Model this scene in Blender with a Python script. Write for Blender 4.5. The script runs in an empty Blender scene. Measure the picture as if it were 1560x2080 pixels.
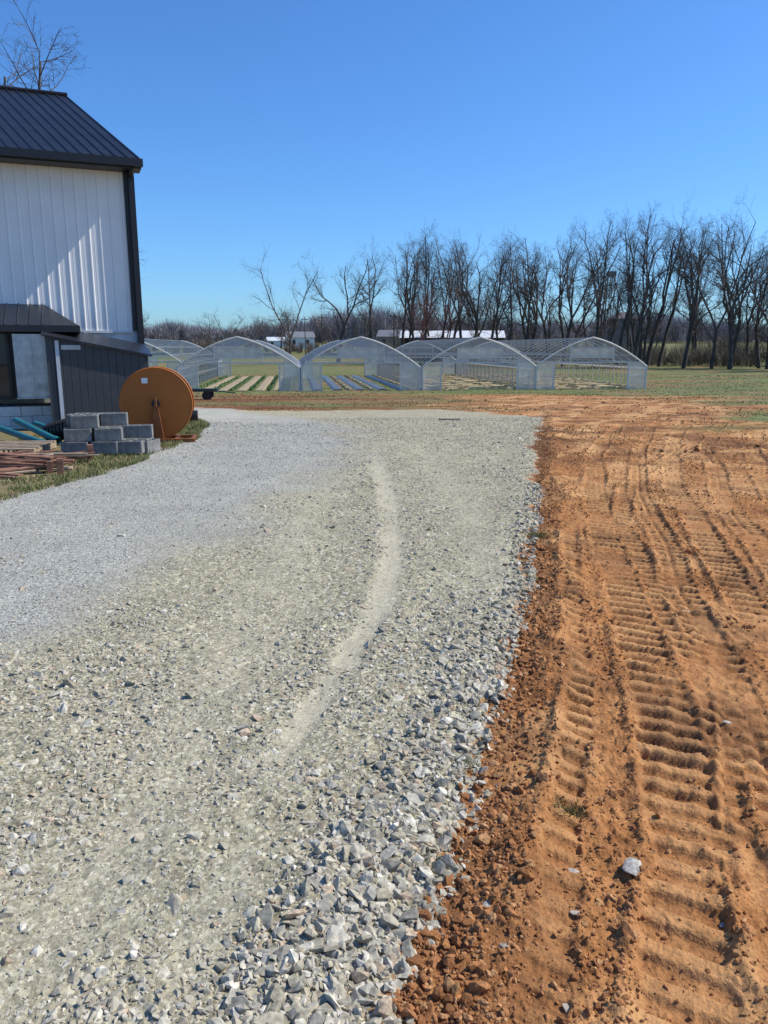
import bpy, bmesh, math, random
import numpy as np
from mathutils import Vector, Matrix
random.seed(7); rng=np.random.default_rng(11)
scene=bpy.context.scene
col=scene.collection

# ---------------------------------------------------------------- utils
def link(o,parent=None):
    col.objects.link(o)
    if parent is not None: o.parent=parent
    return o
def empty(name,loc=(0,0,0),rz=0,label=None,category=None,group=None):
    o=bpy.data.objects.new(name,None); o.location=loc; o.rotation_euler=(0,0,rz); o.empty_display_size=.2
    link(o); tag(o,label,category,group); return o
def tag(o,label=None,category=None,group=None,kind=None):
    if label: o["label"]=label
    if category: o["category"]=category
    if group: o["group"]=group
    if kind: o["kind"]=kind
    return o
class MB:
    def __init__(s): s.v=[]; s.f=[]; s.m=[]
    def add(s,vs,fs,mi=0):
        b=len(s.v); s.v+= [tuple(p) for p in vs]
        for f in fs: s.f.append(tuple(i+b for i in f)); s.m.append(mi)
    def box(s,c,size,R=None,mi=0):
        hx,hy,hz=[a/2 for a in size]
        vs=[Vector((x,y,z)) for x in(-hx,hx) for y in(-hy,hy) for z in(-hz,hz)]
        if R is not None: vs=[R@p for p in vs]
        c=Vector(c); vs=[p+c for p in vs]
        s.add(vs,[(0,1,3,2),(4,6,7,5),(0,4,5,1),(2,3,7,6),(0,2,6,4),(1,5,7,3)],mi)
    def bb(s,x0,x1,y0,y1,z0,z1,mi=0):
        s.box(((x0+x1)/2,(y0+y1)/2,(z0+z1)/2),(x1-x0,y1-y0,z1-z0),None,mi)
    def tube(s,p0,p1,r0,r1=None,n=8,mi=0,cap=True):
        if r1 is None:r1=r0
        p0=Vector(p0);p1=Vector(p1);d=(p1-p0)
        if d.length<1e-6:return
        d.normalize(); a=d.orthogonal().normalized(); b=d.cross(a)
        vs=[]
        for p,r in((p0,r0),(p1,r1)):
            for i in range(n):
                t=2*math.pi*i/n; vs.append(p+(a*math.cos(t)+b*math.sin(t))*r)
        fs=[(i,(i+1)%n,n+(i+1)%n,n+i) for i in range(n)]
        if cap: fs+=[tuple(range(n-1,-1,-1)),tuple(range(n,2*n))]
        s.add(vs,fs,mi)
    def poly(s,pts,r,n=6,mi=0):
        for a,b in zip(pts[:-1],pts[1:]): s.tube(a,b,r,r,n,mi)
    def mesh(s,name,mats,smooth=False):
        me=bpy.data.meshes.new(name); me.from_pydata(s.v,[],s.f)
        for m in mats: me.materials.append(m)
        me.polygons.foreach_set('material_index',s.m)
        me.polygons.foreach_set('use_smooth',[smooth]*len(s.f))
        me.update(); return me
    def obj(s,name,mats,parent=None,loc=(0,0,0),rot=(0,0,0),smooth=False,bevel=0):
        if not isinstance(mats,(list,tuple)): mats=[mats]
        o=bpy.data.objects.new(name,s.mesh(name,mats,smooth)); o.location=loc;o.rotation_euler=rot
        link(o,parent)
        if bevel:
            md=o.modifiers.new('bevel','BEVEL'); md.width=bevel; md.segments=2
        return o
def np_mesh(name,V,T,flat=True,colr=None):
    me=bpy.data.meshes.new(name)
    k=T.shape[1]
    me.vertices.add(len(V)); me.vertices.foreach_set('co',V.astype(np.float32).ravel())
    me.loops.add(T.size); me.loops.foreach_set('vertex_index',T.astype(np.int32).ravel())
    me.polygons.add(len(T)); me.polygons.foreach_set('loop_start',(np.arange(len(T))*k).astype(np.int32))
    me.polygons.foreach_set('use_smooth',np.full(len(T),not flat))
    me.update(calc_edges=True)
    if colr is not None:
        for nm,c in colr.items():
            a=me.attributes.new(nm,'FLOAT_COLOR','POINT'); a.data.foreach_set('color',c.astype(np.float32).ravel())
    return me

# ---------------------------------------------------------------- noise
def hsh(xi,yi,seed):
    h=(xi*374761393+yi*668265263+seed*974634777)&0xffffffff
    h=((h^(h>>13))*1274126177)&0xffffffff
    h=((h^(h>>16))*2246822519)&0xffffffff
    return ((h^(h>>15))&0xffffff)/float(0xffffff)
def vn(x,y,seed=0):
    xf=np.floor(x);yf=np.floor(y);xi=xf.astype(np.int64);yi=yf.astype(np.int64)
    u=x-xf;v=y-yf;u=u*u*(3-2*u);v=v*v*(3-2*v)
    a=hsh(xi,yi,seed);b=hsh(xi+1,yi,seed);c=hsh(xi,yi+1,seed);d=hsh(xi+1,yi+1,seed)
    return (a*(1-u)+b*u)*(1-v)+(c*(1-u)+d*u)*v
def fbm(x,y,sc,o=4,seed=0):
    r=0;am=.5;t=0
    for i in range(o):
        r=r+am*vn(x*sc+i*17.3,y*sc-i*9.1,seed+i);t+=am;am*=.5;sc*=2.03
    return r/t
def ss(a,b,x):
    t=np.clip((x-a)/(b-a),0,1);return t*t*(3-2*t)

# ---------------------------------------------------------------- terrain
EY=[-20,1.0,1.56,1.84,2.04,2.28,2.58,2.95,3.42,4.05,4.94,6.28,8.52,10.33,13.06,16.6,20,24,40]
EX=[-.35,-.12,-.04,.03,.10,.17,.27,.38,.51,.69,.95,1.23,1.72,2.04,2.56,3.3,4.1,4.9,5.5]
LY=[-20,8,9.4,11.5,13.8,17,22,26,60]; LX=[-4.3,-4.05,-3.8,-3.55,-3.4,-4.0,-5.8,-9,-12]
FY=[-20,2,3.4,4.1,5.54,6.63,8.5,11.2,14.5,18.5,24,60]; FX=[-6,-3.6,-2.5,-2.1,-1.7,-1.4,-1.0,-.6,-.6,-1.6,-4.5,-6]
PY=[2.2,3.0,4.0,4.75,6.3,8.5,11.3,14]; PX=[-.72,-.37,-.16,0,.07,.06,-.1,-.5]
P2Y=[1.2,1.7,2.3,3.2,4.5,7,10]; P2X=[-1.15,-.95,-.85,-.78,-.75,-.75,-.8]
def edge(y): return np.interp(y,EY,EX)
def base(y): return np.interp(y,[-50,13,18,50,56,130,420,600,2500],[0,0,-.11,-1.36,-1.42,-1.42,4.2,6,8])
# centre line (y,x), half width, lug period, variant, lug depth
TR=[([1,1.84,2.28,3.4,4.94,8.5,12,16,24],[.56,.86,1.05,1.33,1.60,2.38,3.3,4.8,8.5],.125,.125,0,1.0),
    ([1,2.28,3.4,4.94,8.5,12,16,24],[1.02,1.40,1.70,2.02,2.88,4.0,5.5,9.3],.095,.12,1,.95),
    ([1,2.28,3.4,4.94,8.5,12,16,24],[1.3,1.68,2.02,2.36,3.32,4.5,6.2,10.1],.115,.13,2,1.0),
    ([1,2.28,3.4,4.94,8.5,12,16,24],[1.6,2.05,2.35,2.75,3.8,5.05,6.9,11.0],.11,.125,3,.9),
    ([1,1.84,2.6,3.4,4.94,7],[.25,.50,.72,.95,1.27,1.74],.055,.11,4,.8),
    ([1,2.28,3.4,4.94,8.5,12,16],[2.0,2.5,2.8,3.2,4.35,5.8,7.8],.125,.13,6,.95),
    ([2.5,3.5,5,7,9,12,16],[1.1,1.5,1.85,2.2,2.9,4.6,7.4],.08,.12,8,.85),
    ([1,1.7,2.4,3.2,4.5],[1.25,1.1,1.22,1.55,2.2],.07,.11,9,.8),
    ([4,6,8,11,14,18],[3.5,3.9,4.6,6.2,7.9,10.2],.12,.135,5,.9),
    ([5,8,10,13,16],[4.3,5.3,6.3,8.3,10.5],.12,.135,7,.9)]
def masks(x,y):
    e=edge(y)+(fbm(x,y,1.7,3,3)-.5)*.26*ss(0,5,y)+(fbm(x,y,7,2,5)-.5)*.16
    l=np.interp(y,LY,LX)+(fbm(x,y,1.2,3,9)-.5)*.5
    yend=24.5+(fbm(x,y,.5,4,12)-.5)*5-ss(1.2,5,x)*5+ss(-3,-7,x)*3
    g=ss(.03,-.03,x-e)*ss(-.1,.1,x-l)*ss(.5,-.5,y-yend)
    f=np.interp(y,FY,FX)+(fbm(x,y,.9,4,21)-.5)*1.3
    fine=ss(.6,-.6,x-f)
    return e,l,g,fine
def pathmask(x,y):
    q=np.abs(x-np.interp(y,PY,PX)+(fbm(x,y,5,3,15)-.5)*.12)/(.040+.0080*y)
    w1=ss(1.7,.3,q)*ss(2.3,3.2,y)*ss(14,9,y)*(.5+.5*ss(.3,.55,fbm(x,y,2.0,3,16)))
    w2=np.exp(-((x-np.interp(y,P2Y,P2X))/(.18+.01*y))**2)*ss(12,7,y)*.85
    w3=np.exp(-((x-np.interp(y,P2Y,P2X)-.42)/(.08+.01*y))**2)*ss(3.4,2.4,y)*.8
    w4=np.exp(-((x-np.interp(y,PY,PX)-.75)/(.12+.012*y))**2)*ss(3,5,y)*ss(16,11,y)*.75
    return w1,np.maximum(np.maximum(w2,w3),w4)
def terrain(x,y,full=False):
    e,l,g,fine=masks(x,y)
    z=base(y)
    z=z+(fbm(x,y,.5,3,31)-.5)*.07*ss(.5,3,y)
    near=ss(40,12,y)
    d=x-e
    crs=g*(1-fine)
    p1,p2=pathmask(x,y)
    path=p1*g; soft=np.clip(p1+p2*ss(.3,.6,fbm(x,y,3,3,78)+.1),0,1)*crs
    z=z+near*crs*((fbm(x,y,26,3,41)-.5)*.02*(1-.7*soft)+(fbm(x,y,3,2,42)-.5)*.035+.02*np.exp(-((d+.2)/.18)**2))
    z=z+near*g*fine*(fbm(x,y,30,2,43)-.5)*.006
    z=z-near*(path*.012+soft*.005)
    dirt=(1-g)*ss(-.02,.06,d)*ss(30,20,y)
    crumb=np.maximum(fbm(x,y,34,3,53)-.52,0)
    trk=np.zeros_like(x);bars=np.zeros_like(x);brm=np.zeros_like(x);slot=np.zeros_like(x); tz=np.zeros_like(x)
    for (ty,tx,hw,per,k,dep) in TR:
        w=x-np.interp(y,ty,tx)-(vn(x*0+3.3*k,y*.8,60+k)-.5)*.10
        lim=ss(26,20,y)*ss(ty[-1]+.5,ty[-1]-1,y)*ss(ty[0]-.4,ty[0]+.3,y)
        ins=ss(hw+.016,hw-.014,np.abs(w)+(fbm(x,y,7,2,90+k)-.5)*.06)*lim
        odd=k in(1,3,5,9)
        s=y*1.03+.46*w+(np.where(w>0,per*.5,0) if odd else 0)
        s=s+(vn(x*3,y*3,65+k)-.5)*.03
        t=(s/per)%1.0; cell=np.floor(s/per)
        rnd=hsh(cell.astype(np.int64),(np.where(w>0,1,0) if odd else np.zeros_like(x)).astype(np.int64),700+k)
        b=ss(.28+.08*rnd,.46+.08*rnd,t)*ss(1.0,.84,t)
        gap=1-.7*np.exp(-(w/.018)**2) if odd else 1
        amp=np.clip(1.5*ss(.34,.56,fbm(x,y,1.9,4,70+k)),0,1)*dep*(.60+.40*ss(2,3.2,y))*(.45+.55*rnd)
        a_=ins*(1-.7*trk)
        tz=tz+a_*(-.036*dep*(.3+.7*amp)+.042*b*amp*gap)
        bmn=ss(.35,.65,fbm(x,y,1.8,3,80+k))
        bm=np.exp(-((np.abs(w)-hw-.035)/.026)**2)*lim*bmn
        tz=tz+bm*.020*(.5+fbm(x,y,12,2,85+k))*(1-.7*trk)
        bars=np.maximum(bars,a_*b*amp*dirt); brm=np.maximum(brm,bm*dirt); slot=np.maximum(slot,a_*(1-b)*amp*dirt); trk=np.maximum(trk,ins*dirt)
    rough_=1-.55*trk
    z=z+dirt*near*(tz-.012+.045*np.exp(-((d-.3)/.12)**2)*fbm(x,y,2.4,2,51)*1.5+(fbm(x,y,7,4,52)-.5)*.028*rough_+(fbm(x,y,48,2,54)-.5)*.011*rough_+crumb*.05*rough_)
    if not full: return z
    return z,dict(e=e,l=l,g=g,fine=fine,crs=crs,path=path,soft=soft,dirt=dirt,trk=trk,bars=bars,brm=brm,slot=slot,d=d)
def gz(x,y): return float(terrain(np.array([float(x)]),np.array([float(y)]))[0])

# ---------------------------------------------------------------- materials
def mat(name,colr=(.5,.5,.5),rough=.7,metal=0,var=.12,scale=6,bump=0,bscale=40,spec=.5,coord='Object'):
    m=bpy.data.materials.new(name); m.use_nodes=True; nt=m.node_tree; N=nt.nodes; L=nt.links
    p=N['Principled BSDF']; p.inputs['Roughness'].default_value=rough; p.inputs['Metallic'].default_value=metal
    p.inputs['Specular IOR Level'].default_value=spec
    tc=N.new('ShaderNodeTexCoord'); n=N.new('ShaderNodeTexNoise'); n.inputs['Scale'].default_value=scale; n.inputs['Detail'].default_value=6
    L.new(tc.outputs[coord],n.inputs['Vector'])
    r=N.new('ShaderNodeValToRGB'); e=r.color_ramp.elements
    e[0].position=.3;e[1].position=.7
    e[0].color=(*[c*(1-var) for c in colr],1); e[1].color=(*[min(1,c*(1+var)) for c in colr],1)
    L.new(n.outputs['Fac'],r.inputs['Fac']); L.new(r.outputs['Color'],p.inputs['Base Color'])
    if bump:
        n2=N.new('ShaderNodeTexNoise'); n2.inputs['Scale'].default_value=bscale; n2.inputs['Detail'].default_value=4
        L.new(tc.outputs[coord],n2.inputs['Vector'])
        b=N.new('ShaderNodeBump'); b.inputs['Strength'].default_value=bump; b.inputs['Distance'].default_value=.01
        L.new(n2.outputs['Fac'],b.inputs['Height']); L.new(b.outputs['Normal'],p.inputs['Normal'])
    return m
def attr_mat(name,attr='col',rough=.9,var=.25,scale=60,bump=.4):
    m=bpy.data.materials.new(name); m.use_nodes=True; nt=m.node_tree; N=nt.nodes; L=nt.links
    p=N['Principled BSDF']; p.inputs['Roughness'].default_value=rough; p.inputs['Specular IOR Level'].default_value=.2
    a=N.new('ShaderNodeAttribute'); a.attribute_name=attr
    g=N.new('ShaderNodeNewGeometry'); n=N.new('ShaderNodeTexNoise'); n.inputs['Scale'].default_value=scale; n.inputs['Detail'].default_value=5
    L.new(g.outputs['Position'],n.inputs['Vector'])
    mr=N.new('ShaderNodeMapRange'); mr.inputs['From Min'].default_value=.3; mr.inputs['From Max'].default_value=.7
    mr.inputs['To Min'].default_value=1-var; mr.inputs['To Max'].default_value=1+var
    L.new(n.outputs['Fac'],mr.inputs['Value'])
    v=N.new('ShaderNodeVectorMath'); v.operation='SCALE'; L.new(a.outputs['Color'],v.inputs[0]); L.new(mr.outputs['Result'],v.inputs['Scale'])
    L.new(v.outputs['Vector'],p.inputs['Base Color'])
    if bump:
        b=N.new('ShaderNodeBump'); b.inputs['Strength'].default_value=bump; b.inputs['Distance'].default_value=.004
        L.new(n.outputs['Fac'],b.inputs['Height']); L.new(b.outputs['Normal'],p.inputs['Normal'])
    return m
M_white=mat('white painted steel',(.77,.76,.73),.4,0,.05,1.5)
M_block=mat('painted block',(.60,.61,.60),.8,0,.14,5,.3)
M_roof=mat('charcoal metal roof',(.02,.02,.024),.4,.2,.25,2)
M_black=mat('black trim',(.010,.010,.012),.45,0,.2,4)
M_grey=mat('charcoal siding',(.052,.055,.058),.6,0,.12,5)
M_steel=mat('galvanised steel',(.42,.44,.46),.38,.8,.2,8)
M_frame=mat('galvanised tube',(.36,.37,.37),.5,.2,.12,3)
M_orange=mat('orange enamel',(.40,.115,.013),.65,0,.07,3,.03,30)
M_stand=mat('faded orange steel',(.24,.07,.012),.6,0,.25,9)
M_conc=mat('grey concrete block',(.20,.195,.18),.9,0,.35,9,.7,120)
M_teal=mat('teal pvc',(.02,.15,.18),.45,0,.25,5)
M_dark=mat('dark interior',(.012,.013,.015),.5,0,.2,4)
M_glass=mat('dark window pane',(.02,.03,.035),.08,0,.1,3)
M_rust=mat('brown lath wood',(.26,.125,.075),.85,0,.45,9,.5,60)
M_wood=mat('weathered wood',(.36,.27,.18),.85,0,.25,10,.5,60)
M_bark=mat('bare bark',(.075,.062,.052),.95,0,.35,1.2)
M_twig=mat('bare twigs',(.115,.092,.078),.95,0,.3,.6)
M_twigred=mat('budding red twigs',(.2,.085,.07),.95,0,.3,.6)
M_tire=mat('tyre rubber',(.02,.02,.02),.85)
M_plaster=mat('white farmhouse wall',(.7,.7,.68),.8)
M_slate=mat('grey shingles',(.18,.18,.2),.8)
M_straw=mat('straw',(.54,.42,.22),.95,0,.4,5,1,20)
M_mulch=mat('black plastic mulch',(.12,.125,.13),.35,0,.3,3)
M_leaf=mat('row crop leaves',(.09,.16,.04),.8,0,.4,4)
M_paper=mat('paper sticker',(.75,.75,.72),.6,0,.05,8)
def filmmat(name,fac,colr,rough=.25,tlf=.4):
    m=bpy.data.materials.new(name); m.use_nodes=True; nt=m.node_tree;N=nt.nodes;L=nt.links
    p=N['Principled BSDF']; p.inputs['Roughness'].default_value=rough
    n=N.new('ShaderNodeTexNoise'); n.inputs['Scale'].default_value=1.3; n.inputs['Detail'].default_value=5
    tc=N.new('ShaderNodeTexCoord'); L.new(tc.outputs['Object'],n.inputs['Vector'])
    r=N.new('ShaderNodeValToRGB'); r.color_ramp.elements[0].position=.35;r.color_ramp.elements[1].position=.65
    r.color_ramp.elements[0].color=(*[c*.85 for c in colr],1); r.color_ramp.elements[1].color=(*colr,1)
    L.new(n.outputs['Fac'],r.inputs['Fac']); L.new(r.outputs['Color'],p.inputs['Base Color'])
    tl=N.new('ShaderNodeBsdfTranslucent'); L.new(r.outputs['Color'],tl.inputs['Color'])
    mx0=N.new('ShaderNodeMixShader'); mx0.inputs[0].default_value=tlf; L.new(p.outputs[0],mx0.inputs[1]); L.new(tl.outputs[0],mx0.inputs[2])
    tr=N.new('ShaderNodeBsdfTransparent'); mx=N.new('ShaderNodeMixShader')
    mr=N.new('ShaderNodeMapRange'); mr.inputs['From Min'].default_value=.3; mr.inputs['From Max'].default_value=.7
    mr.inputs['To Min'].default_value=fac*.8; mr.inputs['To Max'].default_value=fac*1.2
    L.new(n.outputs['Fac'],mr.inputs['Value']); L.new(mr.outputs['Result'],mx.inputs[0])
    L.new(tr.outputs[0],mx.inputs[1]); L.new(mx0.outputs[0],mx.inputs[2])
    L.new(mx.outputs[0],N['Material Output'].inputs['Surface']); return m
M_film=filmmat('greenhouse film',.05,(.7,.74,.72))
M_film2=filmmat('thin greenhouse film',.015,(.7,.74,.72))
M_poly=filmmat('polycarbonate end wall',.24,(.82,.79,.72),.4,.6)
M_side=filmmat('clear side panel',.60,(.90,.88,.80),.4,.6)
M_vent=filmmat('vent polycarbonate',.62,(.88,.85,.76),.4,.6)
M_endf=mat('pale end frame',(.60,.59,.55),.5)

# ground material
def ground_mat():
    m=bpy.data.materials.new('farm ground'); m.use_nodes=True; nt=m.node_tree;N=nt.nodes;L=nt.links
    p=N['Principled BSDF']; p.inputs['Roughness'].default_value=.95; p.inputs['Specular IOR Level'].default_value=.15
    geo=N.new('ShaderNodeNewGeometry')
    def noise(s,d=5,ds=0):
        n=N.new('ShaderNodeTexNoise'); n.inputs['Scale'].default_value=s;n.inputs['Detail'].default_value=d; n.inputs['Roughness'].default_value=.62
        L.new(geo.outputs['Position'],n.inputs['Vector']); return n.outputs['Fac']
    def ramp(fac,stops):
        r=N.new('ShaderNodeValToRGB'); el=r.color_ramp.elements
        while len(el)<len(stops): el.new(.5)
        for e,(pos,c) in zip(el,stops): e.position=pos; e.color=(*c,1)
        L.new(fac,r.inputs['Fac']); return r.outputs['Color']
    def mix(f,a,b,mode='MIX'):
        x=N.new('ShaderNodeMix'); x.data_type='RGBA'; x.blend_type=mode
        if isinstance(f,float): x.inputs[0].default_value=f
        else: L.new(f,x.inputs[0])
        for s,i in((a,6),(b,7)):
            if isinstance(s,tuple): x.inputs[i].default_value=(*s,1)
            else: L.new(s,x.inputs[i])
        return x.outputs[2]
    a1=N.new('ShaderNodeAttribute');a1.attribute_name='maska';s1=N.new('ShaderNodeSeparateColor');L.new(a1.outputs['Color'],s1.inputs[0])
    a2=N.new('ShaderNodeAttribute');a2.attribute_name='maskb';s2=N.new('ShaderNodeSeparateColor');L.new(a2.outputs['Color'],s2.inputs[0])
    grav,fine,grass=s1.outputs; light,dark,green=s2.outputs
    n1=noise(2.2);n2=noise(18);n3=noise(90,3)
    dirt=ramp(n1,[(.3,(.27,.112,.038)),(.5,(.39,.172,.060)),(.64,(.48,.235,.092)),(.75,(.55,.31,.14))])
    dirt=mix(.8,dirt,ramp(n2,[(.3,(.5,.45,.42)),(.5,(1,1,1)),(.7,(1.25,1.30,1.34))]),'MULTIPLY')
    dirt=mix(.6,dirt,ramp(n3,[(.3,(.5,.5,.5)),(.7,(1.4,1.4,1.4))]),'MULTIPLY')
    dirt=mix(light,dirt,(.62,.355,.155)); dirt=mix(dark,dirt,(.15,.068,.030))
    def cell(s):
        v=N.new('ShaderNodeTexVoronoi'); v.inputs['Scale'].default_value=s; L.new(geo.outputs['Position'],v.inputs['Vector']);return v
    v1=cell(85);v2=cell(38); v3=cell(120)
    bw=N.new('ShaderNodeRGBToBW'); L.new(v1.outputs['Color'],bw.inputs[0])
    bw2=N.new('ShaderNodeRGBToBW'); L.new(v2.outputs['Color'],bw2.inputs[0])
    bw3=N.new('ShaderNodeRGBToBW'); L.new(v3.outputs['Color'],bw3.inputs[0])
    cg=ramp(bw.outputs[0],[(.15,(.21,.185,.125)),(.45,(.35,.315,.215)),(.7,(.43,.39,.275)),(.85,(.58,.535,.41))])
    cg=mix(.6,cg,ramp(bw2.outputs[0],[(.2,(.65,.65,.65)),(.5,(1,1,1)),(.8,(1.3,1.28,1.25))]),'MULTIPLY')
    cg=mix(.6,cg,ramp(n1,[(.3,(.8,.8,.74)),(.7,(1.2,1.18,1.12))]),'MULTIPLY')
    cg=mix(light,cg,mix(.6,cg,(.55,.49,.35)))
    fg=ramp(bw3.outputs[0],[(.15,(.17,.165,.14)),(.45,(.34,.33,.285)),(.7,(.45,.435,.375)),(.9,(.68,.66,.575))])
    fg=mix(.7,fg,ramp(noise(1.1),[(.3,(.85,.85,.85)),(.7,(1.2,1.19,1.15))]),'MULTIPLY')
    gr=ramp(noise(3.5,8),[(.3,(.13,.125,.045)),(.5,(.20,.165,.08)),(.68,(.27,.19,.11))])
    field=ramp(noise(.16,9),[(.34,(.27,.165,.08)),(.44,(.20,.17,.075)),(.56,(.135,.165,.05)),(.72,(.22,.21,.10))])
    field=mix(.8,field,ramp(noise(2.5,8),[(.3,(.45,.45,.45)),(.7,(1.4,1.4,1.4))]),'MULTIPLY')
    c=dirt; c=mix(green,c,field); c=mix(grass,c,gr); gg=mix(fine,cg,fg); c=mix(grav,c,gg)
    L.new(c,p.inputs['Base Color'])
    b=N.new('ShaderNodeBump'); b.inputs['Distance'].default_value=.008; b.inputs['Strength'].default_value=.85
    L.new(n3,b.inputs['Height'])
    b2=N.new('ShaderNodeBump'); b2.inputs['Distance'].default_value=.008; b2.inputs['Strength'].default_value=.8
    L.new(bw.outputs[0],b2.inputs['Height']); L.new(b.outputs['Normal'],b2.inputs['Normal'])
    mm=N.new('ShaderNodeMix'); mm.data_type='VECTOR'; L.new(grav,mm.inputs[0]); L.new(b.outputs['Normal'],mm.inputs[4]); L.new(b2.outputs['Normal'],mm.inputs[5])
    L.new(mm.outputs[1],p.inputs['Normal'])
    return m

# ---------------------------------------------------------------- ground sheet
ys=[-40,-20,-10,-5,-2.5,-1,0,.6,.9,1.1]
y=1.2
while y<75: ys.append(y); y*=1.0034
while y<2600: ys.append(y); y*=1.035
ys=np.array(ys)
nc=1180
tin=np.linspace(-1,1,nc)
k=np.linspace(0,1,15)[1:]
rows=[]
for Y in ys:
    yy=max(Y,0.5); W=.9+.56*yy; O=80+3.0*yy
    ext=W+(O-W)*k**2.5
    rows.append(np.concatenate([-ext[::-1],tin*W,ext]))
X=np.array(rows); Yg=np.repeat(ys[:,None],X.shape[1],1)
x=X.ravel(); yv=Yg.ravel()
z,D=terrain(x,yv,True)
ncols=X.shape[1]; nr=len(ys)
idx=np.arange(nr*ncols).reshape(nr,ncols)
Q=np.stack([idx[:-1,:-1],idx[:-1,1:],idx[1:,1:],idx[1:,:-1]],-1).reshape(-1,4)
g=D['g']
leftg=ss(.1,-.1,x-D['l'])
grass=leftg*ss(60,30,yv)*(1-g)*ss(.28,.5,fbm(x,yv,.9,4,101)+.12)
band=fbm(x*.25,yv,.25,4,111)
mott=fbm(x*.7,yv,.9,5,163)
gx=ss(-.5,2.0,x-np.interp(yv,[5,12,16,20,30,40,60,150],[9,7.5,7,9,12,15,6,-30])+(fbm(x,yv,.3,3,112)-.5)*6)*ss(12,16,yv+x*.15)*ss(.36,.5,mott+.08)
green=np.clip(gx*ss(.25,.45,band+.1)+ss(46,51,yv)*ss(.1,.3,band+.15)*ss(.25,.45,mott+.15)+ss(130,150,yv),0,1)
strip=ss(22,25.5,yv)*ss(50,44,yv)*ss(7,2,x)
orange_path=np.exp(-((yv-(27+1.5*(x-2)))/(4.0+.16*yv))**2)*ss(-1,5,x)*ss(.25,.45,fbm(x,yv,.35,4,160)+.08)*ss(48,42,yv)
green=np.clip(np.maximum(green,strip*ss(.42,.56,fbm(x*.4,yv*1.4,.35,4,161))*ss(.36,.5,mott+.05)*.9),0,1)*(1-g)
green=green*(1-.85*np.clip(orange_path,0,1))
farl=ss(5,11,yv)*ss(52,40,yv)*ss(.5,.64,fbm(x*2.4-yv*.9,yv*.45,.9,4,131))*ss(-1,2,x)*(1-g)
light=np.clip(D['path']*.75+D['soft']*.5+D['bars']*.5+ss(.5,.68,fbm(x,yv,1.4,4,121))*.45*D['dirt']*(1-.6*D['trk'])+orange_path*.15+farl*.5,0,1)  # bars term paints light onto the lug tops as paler soil colour
dark=np.clip(D['slot']*.5+D['dirt']*np.exp(-((D['d']-.08)/.12)**2)*.5+D['dirt']*ss(.5,.7,fbm(x,yv,3.1,4,141))*.45+ss(8,14,yv)*ss(48,35,yv)*ss(.5,.6,fbm(x*.8,yv,1.1,5,142))*.6*(1-.6*farl)+strip*ss(.32,.5,fbm(x*.35,yv*1.3,.5,4,151)+ss(3,-8,x)*.14)*.85*(1-orange_path),0,1)*(1-g)  # slot term paints shade between the lugs as darker soil colour
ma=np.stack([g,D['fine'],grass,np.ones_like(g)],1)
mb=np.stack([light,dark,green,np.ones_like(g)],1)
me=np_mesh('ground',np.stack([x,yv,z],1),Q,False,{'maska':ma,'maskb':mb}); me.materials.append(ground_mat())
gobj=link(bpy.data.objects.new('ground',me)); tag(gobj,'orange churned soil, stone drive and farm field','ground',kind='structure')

# ---------------------------------------------------------------- stones
def hulls(n,pts,ang,seed):
    out=[];r=random.Random(seed)
    for i in range(n):
        bm=bmesh.new()
        for j in range(pts):
            v=Vector((r.gauss(0,1),r.gauss(0,1),r.gauss(0,1))).normalized()*(1-ang*r.random())
            v.x*=1.25; v.z*=.72; bm.verts.new(v)
        res=bmesh.ops.convex_hull(bm,input=bm.verts)
        junk=list({v for v in res['geom_interior'] if isinstance(v,bmesh.types.BMVert)}|{v for v in res['geom_unused'] if isinstance(v,bmesh.types.BMVert)})
        bmesh.ops.delete(bm,geom=junk,context='VERTS')
        bmesh.ops.triangulate(bm,faces=bm.faces)
        bm.verts.index_update()
        out.append((np.array([v.co[:] for v in bm.verts]),np.array([[v.index for v in f.verts] for f in bm.faces])))
        bm.free()
    return out
def scatter(name,px,py,rad,colors,shapes,sink,matl,label,tilt=.5):
    n=len(px); pz=terrain(px,py)
    which=rng.integers(0,len(shapes),n)
    sk_=sink if not np.isscalar(sink) else np.full(n,sink)
    Vs=[];Ts=[];Cs=[];b=0
    for si,(sv,st) in enumerate(shapes):
        I=np.where(which==si)[0]
        if len(I)==0: continue
        m=len(I)
        a=rng.uniform(0,2*np.pi,m); tx=rng.normal(0,tilt,m); ty=rng.normal(0,tilt,m)
        sc=rad[I][:,None]*rng.uniform(.65,1.35,(m,3))
        v=sv[None]*sc[:,None,:]
        c,s=np.cos(tx)[:,None],np.sin(tx)[:,None]
        v=np.stack([v[...,0],v[...,1]*c-v[...,2]*s,v[...,1]*s+v[...,2]*c],-1)
        c,s=np.cos(ty)[:,None],np.sin(ty)[:,None]
        v=np.stack([v[...,0]*c+v[...,2]*s,v[...,1],-v[...,0]*s+v[...,2]*c],-1)
        c,s=np.cos(a)[:,None],np.sin(a)[:,None]
        v=np.stack([v[...,0]*c-v[...,1]*s,v[...,0]*s+v[...,1]*c,v[...,2]],-1)
        pos=np.stack([px[I],py[I],pz[I]+rad[I]*sk_[I]],1)
        v=v+pos[:,None,:]
        nv=sv.shape[0]
        t=st[None]+(np.arange(m)*nv)[:,None,None]+b
        Vs.append(v.reshape(-1,3));Ts.append(t.reshape(-1,3));Cs.append(np.repeat(colors[I],nv,0)); b+=m*nv
    V=np.concatenate(Vs);T=np.concatenate(Ts);C=np.concatenate(Cs);C=np.concatenate([C,np.ones((len(C),1))],1)
    me=np_mesh(name,V,T,True,{'col':C}); me.materials.append(matl)
    o=link(bpy.data.objects.new(name,me)); tag(o,label,'stones',kind='stuff'); return o
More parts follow.
